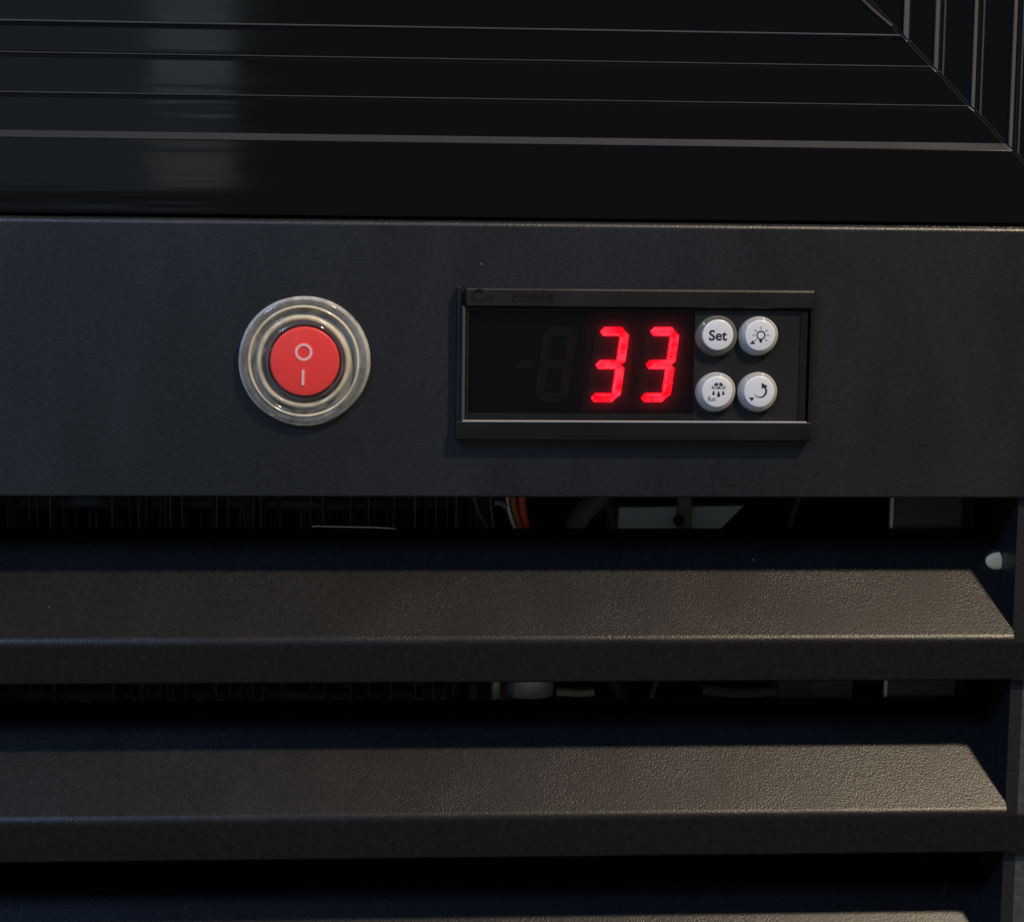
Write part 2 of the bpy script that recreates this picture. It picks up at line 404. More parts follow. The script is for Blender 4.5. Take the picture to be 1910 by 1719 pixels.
# added pale disc paints a spot of leaked light beside the first slat
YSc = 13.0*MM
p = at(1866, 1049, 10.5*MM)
leak_spot = thing('leak_spot', 'pale grainy disc painting a spot of leaked light at the right end of the top slat', 'leak_spot', (p.x, YSc, p.z))
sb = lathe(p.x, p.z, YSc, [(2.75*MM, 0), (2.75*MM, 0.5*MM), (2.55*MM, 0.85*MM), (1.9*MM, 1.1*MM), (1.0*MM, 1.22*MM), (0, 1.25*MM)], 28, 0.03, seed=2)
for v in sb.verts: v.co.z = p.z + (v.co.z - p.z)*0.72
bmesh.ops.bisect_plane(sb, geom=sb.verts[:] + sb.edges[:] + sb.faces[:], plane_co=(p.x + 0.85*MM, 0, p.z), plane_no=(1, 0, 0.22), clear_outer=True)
obj('spot_disc', sb, 'leak_spot', leak_spot, ang=60)
obj('spot_backing', lathe(p.x - 0.3*MM, p.z, YSc + 0.7*MM, [(0, 0), (2.6*MM, 0), (2.6*MM, 0.65*MM), (0, 0.65*MM)], 24), 'dark_post', leak_spot)  # dark backing of the added disc

# ------------------------------------------------------------------ door frame with mitred, stepped rails
door = thing('glass_door', 'gloss black door frame with stepped mitred corner above the control panel', 'door',
             (0, 4*MM, z_top + 0.8*MM))
YD = 3.0*MM
zd0 = at(1680, 416, YD).z
c0 = at(1905, 297, YD)                         # a point on the mitre line, on the outer face
xm0 = c0.x + (c0.z - zd0)                      # mitre: x = xm0 - s, z = zd0 + s
def sz(v, u): return at(u, v, YD).z - zd0
s1, s1b = sz(280, 1870), sz(269.5, 1866)
s2, s3, s4 = sz(196, 1800), sz(122, 1733), sz(62, 1682)
s5 = s4 + 14*MM
e = 0.22*MM
def step(s, y, w, dy):
    return [(s - w - e*1.5, y), (s - w, y + e*0.4), (s - e, y + dy - e*0.4), (s + e, y + dy)]
bands = []
A = [(0, YD + 6*MM), (0, YD + 0.7*MM), (0.25*MM, YD + 0.15*MM), (0.9*MM, YD)] + [(s1 - e, YD), (s1, YD + e*0.5)]
Bn = [(s1, YD + e*0.5), (s1b, YD + 1.1*MM), (s1b + e, YD + 1.25*MM)]
y1 = YD + 1.25*MM
Cc = [(s1b + e, y1)] + step(s2, y1, 1.1*MM, 0.9*MM) + step(s3, y1 + 0.9*MM, 1.1*MM, 0.9*MM)
y2 = y1 + 1.8*MM
Dd = [(s3 + e, y2)] + step(s4, y2, 1.3*MM, 1.4*MM) + [(s5, y2 + 1.6*MM), (s5, y2 + 8*MM)]
xl = XL; ztop = at(1800, -140, YD).z
GAP = 0.30*MM
def rail(name, prof, mt):
    b = bmesh.new()
    a = [b.verts.new((xl, y, zd0 + s)) for s, y in prof]
    c = [b.verts.new((xm0 - s - GAP, y, zd0 + s)) for s, y in prof]
    for i in range(len(prof)-1): b.faces.new((a[i], a[i+1], c[i+1], c[i]))
    return obj(name, b, mt, door, ang=22)
def stile(name, prof, mt):
    b = bmesh.new()
    a = [b.verts.new((xm0 - s + GAP, y, zd0 + s)) for s, y in prof]
    c = [b.verts.new((xm0 - s + GAP, y, ztop)) for s, y in prof]
    for i in range(len(prof)-1): b.faces.new((a[i], a[i+1], c[i+1], c[i]))
    return obj(name, b, mt, door, ang=22)
rail('bottom_rail', A, 'door'); rail('grey_trim_strip', Bn, 'trim'); rail('inner_step', Cc, 'door'); rail('glazing_bead', Dd, 'door')
stile('side_stile', A, 'door'); stile('stile_trim_strip', Bn, 'door'); stile('stile_inner_step', Cc, 'door'); stile('stile_glazing_bead', Dd, 'door')
def face_y(s):
    full_ = A + Bn + Cc + Dd
    for (a0, b0), (a1, b1) in zip(full_, full_[1:]):
        if a0 <= s <= a1 and a1 > a0: return b0 + (b1 - b0)*(s - a0)/(a1 - a0)
    return full_[-2][1]
def edge_glint(s, w, h):  # strip added along a step edge as its painted highlight
    ya = yb = min(face_y(s - w), face_y(s)); f = min(0.12*MM, w*0.3)
    return [(s - w, ya + 0.4*MM), (s - w + f*0.3, ya - h*0.6), (s - w + f, ya - h), (s - f, yb - h), (s - f*0.3, yb - h*0.6), (s, yb + 0.4*MM)]
for s_, w_ in ((s2, 0.30), (s3, 0.30), (s4, 0.45)): rail('edge_glint', edge_glint(s_, w_*MM, 0.14*MM), 'edge_glint_fine')
for s_, w_, mt_ in ((s4, 1.2, 'edge_glint'), (s3, 0.95, 'edge_glint'), (s3 - 1.75*MM, 0.5, 'edge_glint_fine'), (s2, 0.8, 'edge_glint'), (s2 - 1.75*MM, 0.5, 'edge_glint_fine'), (s1b, 0.8, 'edge_glint'), (s1b - 1.8*MM, 0.5, 'edge_glint_fine')):
    stile('edge_glint', edge_glint(s_, w_*MM, 0.14*MM), mt_)
# rubber set into the mitre joint, following the profile behind the faces
full = A + Bn[1:] + Cc[1:] + Dd[1:]
b = bmesh.new()
rows = []
for s, y in full:
    rows.append([b.verts.new((xm0 - s + k, y + 0.35*MM, zd0 + s + k)) for k in (-0.5*MM, 0.5*MM)])
for p_, q_ in zip(rows, rows[1:]): b.faces.new((p_[0], p_[1], q_[1], q_[0]))
obj('mitre_seal', b, 'seam', door)
for sg in (-1, 1):                             # slightly raised cut edges either side of the joint
    b = bmesh.new(); rows = []
    for s, y in full[2:]:
        rows.append([b.verts.new((xm0 - s + sg*k, y - 0.03*MM + dy, zd0 + s + sg*k*0.0)) for k, dy in ((0.30*MM, 0.05*MM), (0.34*MM, 0.0), (0.50*MM, 0.0), (0.54*MM, 0.05*MM))])
    for p_, q_ in zip(rows, rows[1:]):
        for k in range(3): b.faces.new((p_[k], p_[k+1], q_[k+1], q_[k]))
    obj('mitre_edge', b, 'door_edge', door)
yt_ = y2 + 1.3*MM
obj('corner_glint', tube([at(1600, -8, yt_), at(1622, 14, yt_), at(1645, 34, yt_), at(1663, 49, yt_)], 0.34*MM, 8), 'edge_glint_fine', door)  # added grey tube paints the highlight down the inner mitre
# backing of the door so light does not leak through the joint
obj('door_light_block', box(xl, xm0 + 30*MM, y2 + 9*MM, y2 + 12*MM, zd0 - 3*MM, ztop), 'black', door, smooth=False)

# ------------------------------------------------------------------ rocker switch with clear boot
pc = at(569, 672)
sw = thing('rocker_switch', 'round red rocker switch under a clear rubber splash cover', 'switch', (pc.x, 0, pc.z))
R = 118.3*PX
lo = (-0.25*MM, -0.1*MM)
flange = [(R*0.55, 0.2*MM), (R*0.97, 0.05*MM), (R*1.0, 0.4*MM), (R*1.005, 1.1*MM), (R*0.985, 1.7*MM), (R*0.95, 2.0*MM), (R*0.90, 2.05*MM),
          (R*0.865, 1.8*MM), (R*0.84, 1.5*MM)]
ring = obj('boot_flange', lathe(pc.x, pc.z, 0, flange, 96, 0.004, lo, 3), 'boot', sw, ang=80)
groove = [(R*0.866, 1.75*MM), (R*0.862, 2.1*MM), (R*0.850, 2.28*MM), (R*0.836, 2.26*MM), (R*0.826, 2.0*MM), (R*0.822, 1.5*MM)]
rim = [(R*1.012, 0.2*MM), (R*1.016, 1.0*MM), (R*1.004, 1.5*MM), (R*0.985, 1.75*MM), (R*0.970, 1.93*MM)]
obj('boot_rim', lathe(pc.x, pc.z, 0, rim, 96, 0.006, lo, 4), 'boot_rim', sw, ang=80)
obj('boot_bead', lathe(pc.x, pc.z, 0, groove, 96, 0.004, lo, 5), 'boot_bead', sw, ang=80)
wall = [(R*0.82, 1.5*MM), (R*0.80, 1.1*MM), (R*0.75, 1.0*MM), (R*0.725, 1.4*MM), (R*0.715, 2.4*MM), (R*0.70, 2.9*MM)]
obj('boot_wall', lathe(pc.x, pc.z, 0, wall, 96, 0.005, (-0.35*MM, -0.15*MM), 7), 'boot', sw, ang=80)
lipb = [(R*0.722, 2.4*MM), (R*0.715, 2.9*MM), (R*0.695, 3.15*MM), (R*0.670, 3.15*MM), (R*0.652, 2.9*MM), (R*0.650, 2.5*MM)]
obj('dome_bead', lathe(pc.x, pc.z, 0, lipb, 96, 0.006, (-0.35*MM, -0.15*MM), 9), 'boot_bead', sw, ang=80)
domep = [(R*0.655, 2.9*MM), (R*0.63, 3.6*MM), (R*0.58, 4.0*MM), (R*0.45, 4.4*MM), (R*0.25, 4.6*MM), (R*0.1, 4.65*MM), (0, 4.65*MM)]
obj('clear_dome', lathe(pc.x, pc.z, 0, domep, 96, 0.004, (-0.2*MM, 0), 11), 'dome', sw, ang=80)
rk = R*0.538
rocker_p = [(rk*0.98, 0.3*MM), (rk, 2.4*MM), (rk*0.985, 3.0*MM), (rk*0.95, 3.2*MM), (rk*0.6, 3.25*MM), (0, 3.25*MM)]
rb_ = lathe(pc.x, pc.z, 0, rocker_p, 72)
for v in rb_.verts:                            # the pressed half sits lower, a crease across the middle
    if v.co.y < -2.9*MM:
        t = (v.co.z - pc.z)/rk
        v.co.y += 0.30*MM*max(0, t) - 0.12*MM*max(0, -t)
rocker = obj('rocker', rb_, 'red', sw, ang=50)
yo = -3.25*MM
bo = ring_plate(pc.x - 0.2*MM, pc.z + 2.0*MM, 1.28*MM, 1.85*MM, yo - 0.06*MM, yo + 0.4*MM)
obj('off_mark', bo, 'mark', rocker)
xo = pc.x - 0.3*MM
obj('on_mark', plate([(xo - 0.33*MM, pc.z - 1.75*MM), (xo + 0.27*MM, pc.z - 1.75*MM), (xo + 0.22*MM, pc.z - 5.0*MM), (xo - 0.38*MM, pc.z - 5.0*MM)], yo - 0.28*MM, yo + 0.2*MM), 'mark', rocker)
sock = [(R*0.60, 0.2*MM), (R*0.60, 2.2*MM), (R*0.585, 2.35*MM), (R*0.565, 2.2*MM), (R*0.56, 0.3*MM), (R*0.5, 0.25*MM), (0, 0.25*MM)]
obj('switch_socket', lathe(pc.x, pc.z, 0, sock, 72), 'socket', sw, ang=60)

# ------------------------------------------------------------------ temperature controller
a_ = at(852, 534, -2*MM); b_ = at(1512, 824, -2*MM)
bx0, bx1, bz1, bz0 = a_.x, b_.x, a_.z, b_.z
tcx = (bx0 + bx1)/2
ctl = thing('temperature_controller', 'black rectangular temperature controller with glowing red 33 and four white buttons', 'controller',
            (tcx, 0, bz0))
def hz(v): return at(1180, v, -2*MM).z
ztb, zwt = hz(573), hz(576)                    # top strip lower edge, window top
zwb, zbb = hz(784), hz(787)
wx0, wx1 = at(868, 680, -1.5*MM).x, at(1504, 680, -1.5*MM).x
YF = -3.0*MM; YW = -1.7*MM
# outer rim (four sides around the strips)
bez = obj('bezel', box(bx0, wx0 - 0.9*MM, -2.2*MM, 0.5*MM, bz0, bz1, 0.35*MM, 2), 'abs', ctl)
obj('bezel_end', box(wx1 + 0.5*MM, bx1, -2.3*MM, 0.5*MM, bz0, bz1, 0.35*MM, 2), 'abs', ctl)
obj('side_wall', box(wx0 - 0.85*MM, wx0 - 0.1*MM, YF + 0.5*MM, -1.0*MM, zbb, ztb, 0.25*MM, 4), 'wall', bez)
# top cover strip: slopes back towards its upper edge
def strip(z0, z1, yb, yt, bev=0.3*MM):
    pr = [(yb + 0.2*MM, z0), (yb, z0 + 0.25*MM), (yt, z1 - 0.5*MM), (yt + 0.25*MM, z1 - 0.15*MM), (yt + 0.6*MM, z1), (0, z1), (0, z0)]
    return prism_x(pr, bx0 + 2.0*MM, bx1 - 0.35*MM)
obj('top_cover', strip(ztb, bz1 - 0.2*MM, YF, YF + 0.3*MM), 'abs', bez, ang=20)
pr = [(0, zwb - 0.25*MM), (YW, zwb - 0.12*MM), (YF + 0.30*MM, zwb - 0.16*MM), (YF + 0.12*MM, zwb - 0.30*MM), (YF + 0.02*MM, zwb - 0.42*MM), (YF, bz0 + 0.6*MM), (YF + 0.25*MM, bz0 + 0.25*MM), (YF + 0.7*MM, bz0 + 0.1*MM), (0, bz0 + 0.1*MM)]
obj('bottom_cover', prism_x(pr, bx0 + 0.1*MM, bx1 - 0.35*MM), 'abs', bez, ang=50)
lp = arc(YF + 0.22*MM, zwb - 0.24*MM, 0.20*MM, 90, 180, 7)
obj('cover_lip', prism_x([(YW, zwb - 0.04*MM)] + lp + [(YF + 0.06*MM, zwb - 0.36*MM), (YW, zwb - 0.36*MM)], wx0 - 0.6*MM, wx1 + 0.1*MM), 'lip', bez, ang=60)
# embossed, barely legible maker's lettering on the top cover
zl = (ztb + bz1)/2 + 0.15*MM
p1 = at(885, 552, YF)
lt = text_bm('C', 4.0*MM, p1.x + 0.7*MM, p1.z, YF + 0.02*MM, 0.10*MM)
merge(lt, text_bm('e', 3.2*MM, p1.x + 3.4*MM, p1.z - 0.2*MM, YF + 0.06*MM, 0.08*MM))
p2 = at(995, 552, YF)
merge(lt, text_bm('conde', 3.4*MM, p2.x, p2.z - 0.1*MM, YF + 0.04*MM, 0.10*MM, sx=1.08))
obj('embossed_lettering', lt, 'abs_gloss', bez, smooth=False)
# window floor: glossy display area left, matte keypad right
xk = at(1294, 680, YW).x
disp = obj('display_window', box(wx0, xk - 0.05*MM, YW + 1.45*MM, 0.1*MM, zwb + 0.02*MM, zwt, 0.05*MM), 'display', ctl)
obj('pane', box(wx0 + 0.05*MM, xk - 0.1*MM, YW - 0.1*MM, YW + 0.15*MM, zwb + 0.05*MM, zwt - 0.05*MM, 0.12*MM, 2), 'pane', disp)
obj('pane_frame', (lambda bb: (merge(bb, box(wx0 + 0.02*MM, xk, YW - 0.12*MM, YW + 0.5*MM, zwt - 0.55*MM, zwt + 0.02*MM, 0.15*MM)),
     merge(bb, box(wx0 + 0.02*MM, xk, YW - 0.12*MM, YW + 0.5*MM, zwb + 0.02*MM, zwb + 1.5*MM, 0.2*MM)), bb)[2])(
     box(wx0 + 0.02*MM, wx0 + 0.7*MM, YW - 0.14*MM, YW + 0.5*MM, zwb + 0.02*MM, zwt, 0.15*MM)), 'abs_gloss', disp)
key = obj('keypad', box(xk, wx1, YW - 0.05*MM, -0.6*MM, zwb + 0.02*MM, zwt, 0.15*MM, 2), 'keypad', ctl)
obj('keypad_edge', box(wx1 - 1.6*MM, wx1 - 0.05*MM, YW - 0.35*MM, YW + 0.1*MM, zwb + 0.1*MM, zwt - 0.2*MM, 0.15*MM, 2), 'abs', key)

# seven-segment digits
YS = YW + 1.15*MM
SLANT = 0.122
def digit(ucx, lit, glow):
    c = at(ucx, 680, YS); w = 23*PX; h = 61.5*PX; t = 8.6*PX       # half width/height of the segment centre lines, half thickness
    face = obj('digit', box(c.x - 43*PX, c.x + 43*PX, YS + 0.18*MM, YS + 0.27*MM, c.z - 84*PX, c.z + 84*PX), 'digit_face' if glow else 'display', ctl, smooth=False)
    def hexa(x0, z0, x1, z1):
        d = Vector((x1 - x0, z1 - z0)); L = d.length; d /= L; n = Vector((-d.y, d.x)); g = 2.7*PX
        pts = []
        for al, ac in ((g - t*0.35, 0), (g + t*0.45, t*0.95), (L - g - t*0.45, t*0.95), (L - g + t*0.35, 0), (L - g - t*0.45, -t*0.95), (g + t*0.45, -t*0.95)):
            q = Vector((x0, z0)) + d*al + n*ac
            pts.append((c.x + q.x + SLANT*q.y, c.z + q.y))
        return pts
    A_, B_, C_, D_, E_, F_ = (-w, h), (w, h), (w, 0), (w, -h), (-w, -h), (-w, 0)
    for nm, s, q in (('a', A_, B_), ('b', B_, C_), ('c', C_, D_), ('d', D_, E_), ('e', E_, F_), ('f', F_, A_), ('g', F_, C_)):
        on = nm in lit
        pts = hexa(*s, *q)
        b = plate(pts, YS - (0.28*MM if on else 0.05*MM), YS + 0.19*MM)
        o = obj('segment', b, 'lit' if on else 'unlit', face, smooth=False)
        if on:                                 # bright streak of the light pipe along the segment
            (xa_, za_), (xb_, zb__) = pts[5], pts[4]
            dx_, dz_ = (xb_ - xa_), (zb__ - za_)
            ln = math.hypot(dx_, dz_); nx_, nz_ = -dz_/ln, dx_/ln
            o1, o2 = 2.6*PX, 4.0*PX
            P0 = [(xa_ + dx_*f + nx_*w_, za_ + dz_*f + nz_*w_) for f, w_ in ((0.04, o1), (0.96, o1), (0.90, o2), (0.10, o2))]
            obj('light_streak', plate(P0, YS - 0.31*MM, YS - 0.2*MM), 'lit_core', face, smooth=False)
    return face
digit(1134, 'abcdg', True); digit(1227.5, 'abcdg', True)
d0 = digit(1037, '', False)
c = at(978, 680, YS)
obj('minus_segment', plate([(c.x - 18*PX, c.z), (c.x - 12*PX, c.z + 7*PX), (c.x + 14*PX, c.z + 7*PX), (c.x + 18*PX, c.z), (c.x + 13*PX, c.z - 7*PX), (c.x - 13*PX, c.z - 7*PX)], YS - 0.05*MM, YS + 0.25*MM), 'unlit', ctl, smooth=False)

# buttons
YB = YW - 0.05*MM
def button(u, v, ru, shift, col, seed, face_k=0.80, h=2.1*MM):
    p = at(u, v, YB); r = ru*PX
    pr = [(r*1.0, -0.2*MM), (r*1.0, 0.5*MM), (r*0.985, 1.1*MM), (r*0.95, 1.55*MM), (r*face_k + 0.12*MM, h - 0.22*MM), (r*face_k, h - 0.25*MM), (r*0.3, h - 0.25*MM), (0, h - 0.25*MM)]
    bt = obj('push_button', lathe(p.x, p.z, YB, pr, 56, 0.012, shift, seed), col, ctl, ang=50)
    fr = r*face_k
    cp = [(fr, 0.6*MM), (fr, h - 0.12*MM), (fr*0.97, h), (fr*0.9, h + 0.05*MM), (fr*0.5, h + 0.10*MM), (0, h + 0.12*MM)]
    obj('cap', lathe(p.x + shift[0], p.z + shift[1], YB, cp, 56, 0.012, (0, 0), seed), 'cap', bt, ang=50)
    return bt, p.x + shift[0], p.z + shift[1], YB - h - 0.10*MM
TH = 0.10*MM
def ink(bt, bm, mt='ink', nm='legend'): return obj(nm, bm, mt, bt, smooth=False)
def poly(pts, x, z, y): return plate([(x + a*MM, z + b*MM) for a, b in pts], y - 0.03*MM, y + TH)

bt, x, z, y = button(1335, 627, 38, (0.12*MM, 0.38*MM), 'milky_dim', 21, 0.76)
ink(bt, text_bm('Set', 3.05*MM, x - 0.05*MM, z - 0.15*MM, y - 0.0*MM, 0.04*MM, bold=0.00007), 'ink')

bt, x, z, y = button(1412.5, 627, 36.5, (0.22*MM, 0.30*MM), 'milky', 22, 0.79)
cx_, cz_ = x + 0.15*MM, z + 0.05*MM
k = ring_plate(cx_, cz_, 0.70*MM, 0.98*MM, y - 0.03*MM, y + TH, 28)
merge(k, plate([(cx_ - 0.36*MM, cz_ - 0.85*MM), (cx_ + 0.36*MM, cz_ - 0.85*MM), (cx_ + 0.24*MM, cz_ - 1.55*MM), (cx_ - 0.24*MM, cz_ - 1.55*MM)], y - 0.035*MM, y + TH))
ink(bt, k)
k = bmesh.new()
for a in (0, 40, 90, 140, 180, 222, 318):
    ca, sa = math.cos(math.radians(a)), math.sin(math.radians(a)); hw = 0.10*MM
    p0, p1 = 1.18*MM, 1.85*MM
    merge(k, plate([(cx_ + ca*p0 - sa*hw, cz_ + sa*p0 + ca*hw), (cx_ + ca*p0 + sa*hw, cz_ + sa*p0 - ca*hw), (cx_ + ca*p1 + sa*hw, cz_ + sa*p1 - ca*hw), (cx_ + ca*p1 - sa*hw, cz_ + sa*p1 + ca*hw)], y - 0.02*MM, y + TH))
ink(bt, k, 'ink_soft', 'legend_rays')
ink(bt, poly([(-2.15, -1.8), (-1.0, -1.8), (-1.58, -1.02)], x, z, y))

bt, x, z, y = button(1333, 731, 37, (0.2*MM, 0.25*MM), 'milky', 23, 0.79)
cx_, cz_ = x + 0.25*MM, z + 0.75*MM
k = plate([(cx_ - 1.65*MM, cz_ - 0.02*MM), (cx_ - 1.2*MM, cz_ + 0.10*MM), (cx_, cz_ + 0.06*MM), (cx_ + 1.2*MM, cz_ + 0.10*MM), (cx_ + 1.65*MM, cz_ - 0.02*MM), (cx_, cz_ - 0.14*MM)], y - 0.03*MM, y + TH)
def bar(x0, z0, x1, z1, hw):
    d = Vector((x1-x0, z1-z0)).normalized(); n = Vector((-d.y, d.x))*hw
    return plate([(x0+n.x, z0+n.y), (x0-n.x, z0-n.y), (x1-n.x, z1-n.y), (x1+n.x, z1+n.y)], y - 0.025*MM - random.random()*0.004*MM, y + TH)
for a, ln in ((58, 1.3), (122, 1.3)):
    ca, sa = math.cos(math.radians(a)), math.sin(math.radians(a))
    ex, ez = cx_ + ca*ln*MM, cz_ + sa*ln*MM
    merge(k, bar(cx_, cz_, ex, ez, 0.11*MM))
    for da in (-48, 48, 105, -105):
        a2 = math.radians(a + da); bx_, bz_ = cx_ + ca*(ln-0.38)*MM, cz_ + sa*(ln-0.38)*MM
        merge(k, bar(bx_, bz_, bx_ + math.cos(a2)*0.52*MM, bz_ + math.sin(a2)*0.52*MM, 0.12*MM))
for s in (-1, 1):
    merge(k, bar(cx_ + s*1.05*MM, cz_ + 0.05*MM, cx_ + s*1.45*MM, cz_ + 0.48*MM, 0.11*MM))
def drop(x0, z0, s):
    return plate([(x0 + s*a*MM, z0 + s*b*MM) for a, b in ((0, 0.62), (0.2, 0.1), (0.3, -0.2), (0.22, -0.46), (0, -0.56), (-0.22, -0.46), (-0.3, -0.2), (-0.2, 0.1))], y - 0.03*MM, y + TH)
merge(k, drop(cx_ - 1.05*MM, cz_ - 0.95*MM, 0.95)); merge(k, drop(cx_ + 0.05*MM, cz_ - 1.22*MM, 1.25)); merge(k, drop(cx_ + 1.05*MM, cz_ - 0.95*MM, 0.95))
ink(bt, k)
ink(bt, text_bm('Rst', 1.35*MM, x - 1.15*MM, z - 1.55*MM, y, 0.04*MM), 'ink_soft', 'legend_lettering')

bt, x, z, y = button(1411, 731, 37, (0.2*MM, 0.25*MM), 'milky', 24, 0.79)
cx_, cz_ = x + 0.15*MM, z + 0.15*MM
k = ring_plate(cx_, cz_, 1.12*MM, 1.54*MM, y - 0.03*MM, y + TH, 30, math.radians(205), math.radians(398), taper=True)
ca, sa = math.cos(math.radians(38)), math.sin(math.radians(38))
tx, tz = cx_ + 1.27*ca*MM, cz_ + 1.27*sa*MM
merge(k, plate([(tx + 0.66*MM, tz + 0.30*MM), (tx - 0.68*MM, tz - 0.26*MM), (tx - 0.66*MM, tz + 0.98*MM)], y - 0.035*MM, y + TH))
ink(bt, k)
ink(bt, poly([(-2.15, -1.22), (-1.0, -1.22), (-1.58, -2.0)], x, z, y))

# ------------------------------------------------------------------ things behind the louvers
g1a, g1b, g2a, g2b = 925, 990, 1268, 1308
YC = 42*MM
coil = thing('condenser_coil', 'dark condenser coil of upright aluminium fins behind the slats at left', 'coil', (at(440, 1308, YC).x, YC, at(440, 1340, YC).z))
zc0, zc1 = at(440, 1345, YC).z, at(440, 890, YC).z
fin0 = None; u = -60
while u < 905:
    wv = random.choice((0.18, 0.22, 0.3))*MM
    p = at(u, 950, YC)
    if fin0 is None:
        fb = box(-0.13*MM, 0.13*MM, 0, 16*MM, 0, zc1 - zc0)
        bmesh.ops.recalc_face_normals(fb, faces=fb.faces)
        fme = bpy.data.meshes.new('fin'); fb.to_mesh(fme); fb.free(); fme.materials.append(M['alu']); fin0 = fme
    o = bpy.data.objects.new('fin', fme); COL.objects.link(o); o.parent = coil
    o.location = Vector((p.x, YC + random.uniform(0, 14)*MM, zc0)) - ORG[coil]
    o.rotation_euler = (0, random.uniform(-0.012, 0.012), random.uniform(-0.35, 0.35))
    o.scale = (random.uniform(0.7, 1.9), 1, 1)
    u += random.choice((9, 12, 16, 19, 24, 34))
for v in (936, 1290):
    q0, q1 = at(470, v, YC + 10*MM), at(640, v, YC + 10*MM)
    obj('hairpin_tube', tube([(at(-80, v, YC).x, YC + 10*MM, q0.z), (q0.x, YC + 10*MM, q0.z), (q1.x, YC + 9*MM, q1.z - 0.4*MM), (at(860, v, YC).x, YC + 12*MM, q1.z)], 1.6*MM), 'grey_wire', coil)

def wire(name, pts, r, mt, label, cat='wire', group=None, sub=6):
    group = group or {'wire': 'wires hanging behind the upper gap', 'hose': 'hoses behind the slats'}.get(name)
    return tag(obj(name, tube([at(*p) for p in pts], r, sub=sub), mt), label, cat, group)
Yw = 25*MM
wire('wire', [(946, 880, Yw), (946, 930, Yw), (950, 955, Yw), (962, 988, Yw), (985, 1030, Yw)], 0.42*MM, 'white_wire', 'thin white wire at the left of the wire bundle in the upper gap')
wire('wire', [(956, 880, Yw+1*MM), (956, 930, Yw+1*MM), (961, 957, Yw+1*MM), (973, 990, Yw+1*MM), (1000, 1030, Yw+1*MM)], 0.85*MM, 'brown_wire', 'brown wire between the white and the red wire in the upper gap')
wire('wire', [(973, 880, Yw+1.5*MM), (973, 930, Yw+1.5*MM), (976, 957, Yw+1.5*MM), (985, 990, Yw+1.5*MM), (1012, 1030, Yw+1.5*MM)], 0.95*MM, 'red_wire', 'red wire at the right of the wire bundle in the upper gap')
wire('wire', [(870, 880, Yw), (884, 930, Yw), (893, 955, Yw), (912, 990, Yw), (940, 1040, Yw)], 0.32*MM, 'grey_wire', 'slanting dark grey wire left of the coloured wire bundle')
wire('wire', [(914, 880, Yw), (915, 930, Yw), (917, 955, Yw), (922, 990, Yw), (930, 1040, Yw)], 0.30*MM, 'grey_wire', 'upright dark grey wire just left of the white wire')
wire('wire_connector', [(922, 938, Yw-1*MM), (930, 937, Yw-1*MM), (938, 940, Yw-1*MM), (943, 946, Yw-1*MM)], 0.6*MM, 'hose', 'small grey connector stub beside the white wire', 'connector')
wire('capillary_wire', [(583, 983.5, 20*MM), (588, 981, 20*MM), (630, 982, 20*MM), (715, 984, 20*MM), (760, 990, 20*MM)], 0.16*MM, 'white_wire', 'thin pale wire lying along the top edge of the upper slat', 'wire')
wire('hose', [(1150, 890, 50*MM), (1115, 930, 50*MM), (1085, 960, 50*MM), (1072, 990, 50*MM), (1075, 1040, 50*MM)], 2.6*MM, 'hose', 'thick grey hose bending down left of the pale plate', 'hose')
wire('hose', [(1120, 890, 56*MM), (1132, 935, 56*MM), (1142, 965, 56*MM), (1140, 1030, 56*MM)], 1.4*MM, 'grey_wire', 'thin dark hose touching the left end of the pale plate', 'hose')
wire('hose', [(1500, 880, 45*MM), (1490, 930, 45*MM), (1478, 960, 45*MM), (1470, 1000, 45*MM)], 0.8*MM, 'grey_wire', 'dark cable between the pale plate and the steel bracket', 'cable')

Yl = 38*MM
def pz(u, v, y): q = at(u, v, y); return (q.x, q.z)
pl = plate([pz(1156, 946, Yl), pz(1388, 943, Yl), pz(1344, 986, Yl), pz(1310, 1010, Yl), pz(1152, 1010, Yl)], Yl, Yl + 3*MM, 0.2*MM)
plt = obj('cover_plate', pl, 'label'); tag(plt, 'pale grey plate with a slanted right end seen through the upper gap', 'plate')
q = at(1277, 965, Yl - 3*MM)
clip = obj('cable_clip', box(q.x - 1.6*MM, q.x + 1.7*MM, Yl - 3*MM, Yl - 0.3*MM, q.z - 6*MM, q.z + 6*MM, 0.6*MM), 'hose')
tag(clip, 'dark upright clip in front of the pale plate', 'clip')
q = at(1267, 972, Yl - 4.5*MM)
obj('clip_knob', lathe(q.x, q.z, Yl - 3*MM, [(1.3*MM, 0), (1.3*MM, 0.8*MM), (0.9*MM, 1.2*MM), (0, 1.3*MM)], 20), 'black', clip)

Yb = 21*MM
br = thing('steel_bracket', 'upright steel bracket with a bright cut edge near the right post', 'bracket', tuple(at(1725, 1340, Yb)))
zt_, zb_ = at(1700, 900, Yb).z, at(1700, 1345, Yb).z
xa, xb = at(1661, 955, Yb).x, at(1795, 955, Yb).x
obj('web', box(xa + 0.75*MM, xb, Yb + 0.3*MM, Yb + 1.5*MM, zb_, zt_, 0.2*MM), 'steel', br)
obj('cut_edge', box(xa, xa + 0.72*MM, Yb, Yb + 1.5*MM, zb_, zt_, 0.12*MM), 'steel_edge', br)
xb2 = at(1830, 955, Yb).x
obj('flange', box(xb + 0.1*MM, xb2, Yb + 5*MM, Yb + 6*MM, zb_, zt_, 0.2*MM), 'dark_post', br)
Yq = 34*MM
bx_ = thing('junction_box', 'dim grey box in the lower gap left of the steel bracket', 'box', tuple(at(1550, 1345, Yq)))
q0, q1 = at(1452, 1262, Yq), at(1592, 1345, Yq)
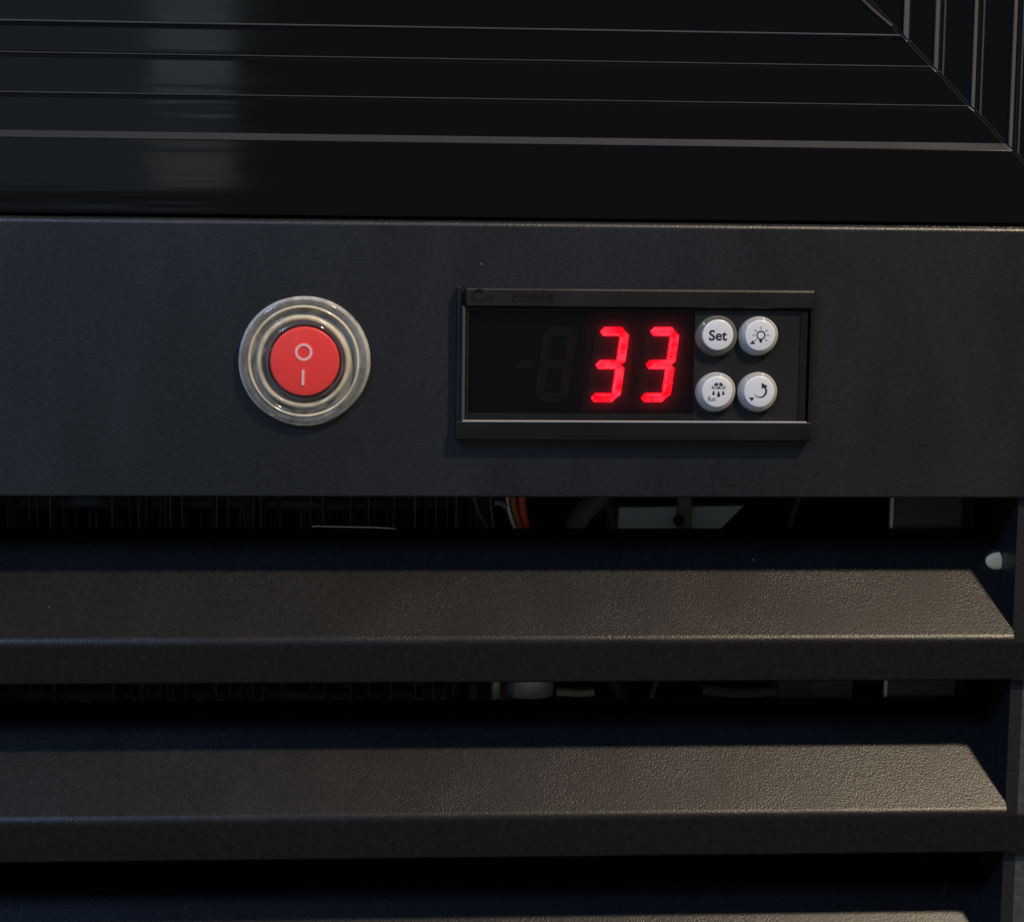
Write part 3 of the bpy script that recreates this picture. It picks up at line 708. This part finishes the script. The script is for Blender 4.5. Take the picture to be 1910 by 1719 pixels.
obj('box_cover', box(q0.x, (q0.x*0.57 + q1.x*0.43), Yq, Yq + 12*MM, q1.z, q0.z + 3*MM, 0.4*MM), 'alu', bx_)
obj('box_body', box((q0.x*0.57 + q1.x*0.43) + 0.1*MM, q1.x, Yq + 1.5*MM, Yq + 14*MM, q1.z, q0.z + 3*MM, 0.4*MM), 'hose', bx_)

Yd = 26*MM
dr = thing('filter_drier', 'shiny silver cylinder with a seam seen through the lower gap', 'cylinder', tuple(at(990, 1345, Yd)))
def vcyl(u0, u1, v0, v1, y, n=40):
    a, b = at(u0, v0, y), at(u1, v1, y); cx, r = (a.x + b.x)/2, (b.x - a.x)/2
    bm = bmesh.new(); bmesh.ops.create_cone(bm, cap_ends=True, segments=n, radius1=r, radius2=r, depth=a.z - b.z)
    bmesh.ops.translate(bm, verts=bm.verts, vec=(cx, y + r, (a.z + b.z)/2)); return bm, cx, r
bm, cx, rr = vcyl(948, 1036, 1255, 1303, Yd); obj('drier_shell', bm, 'silver', dr)
a = at(964, 1255, Yd); b = at(964, 1303, Yd)
obj('drier_seam', box(a.x - 0.15*MM, a.x + 0.15*MM, Yd + 1.1*MM, Yd + 2.6*MM, b.z, a.z), 'steel_edge', dr)
bm, cx, rr = vcyl(917, 933, 1250, 1345, Yd); tag(obj('brass_tube', bm, 'brass'), 'upright brass tube left of the silver cylinder', 'tube')
wire('brass_fitting', [(1038, 1290, Yd+4*MM), (1060, 1291, Yd+4*MM), (1085, 1292, Yd+4*MM), (1108, 1290, Yd+4*MM)], 1.0*MM, 'brass', 'short level brass fitting right of the silver cylinder', 'fitting')
wire('pipe', [(1310, 1285, 34*MM), (1350, 1290, 34*MM), (1400, 1291, 34*MM), (1448, 1288, 34*MM)], 1.2*MM, 'hose', 'dim level pipe in the lower gap left of the grey box', 'pipe')
wire('hose', [(1130, 1240, 60*MM), (1150, 1275, 60*MM), (1165, 1310, 60*MM), (1170, 1340, 60*MM)], 2.0*MM, 'grey_wire', 'dark hose in the lower gap between brass fitting and pipe', 'hose')
wire('cable', [(1228, 1240, 52*MM), (1222, 1275, 52*MM), (1215, 1300, 52*MM), (1212, 1340, 52*MM)], 0.7*MM, 'hose', 'thin grey cable hanging in the middle of the lower gap', 'cable')
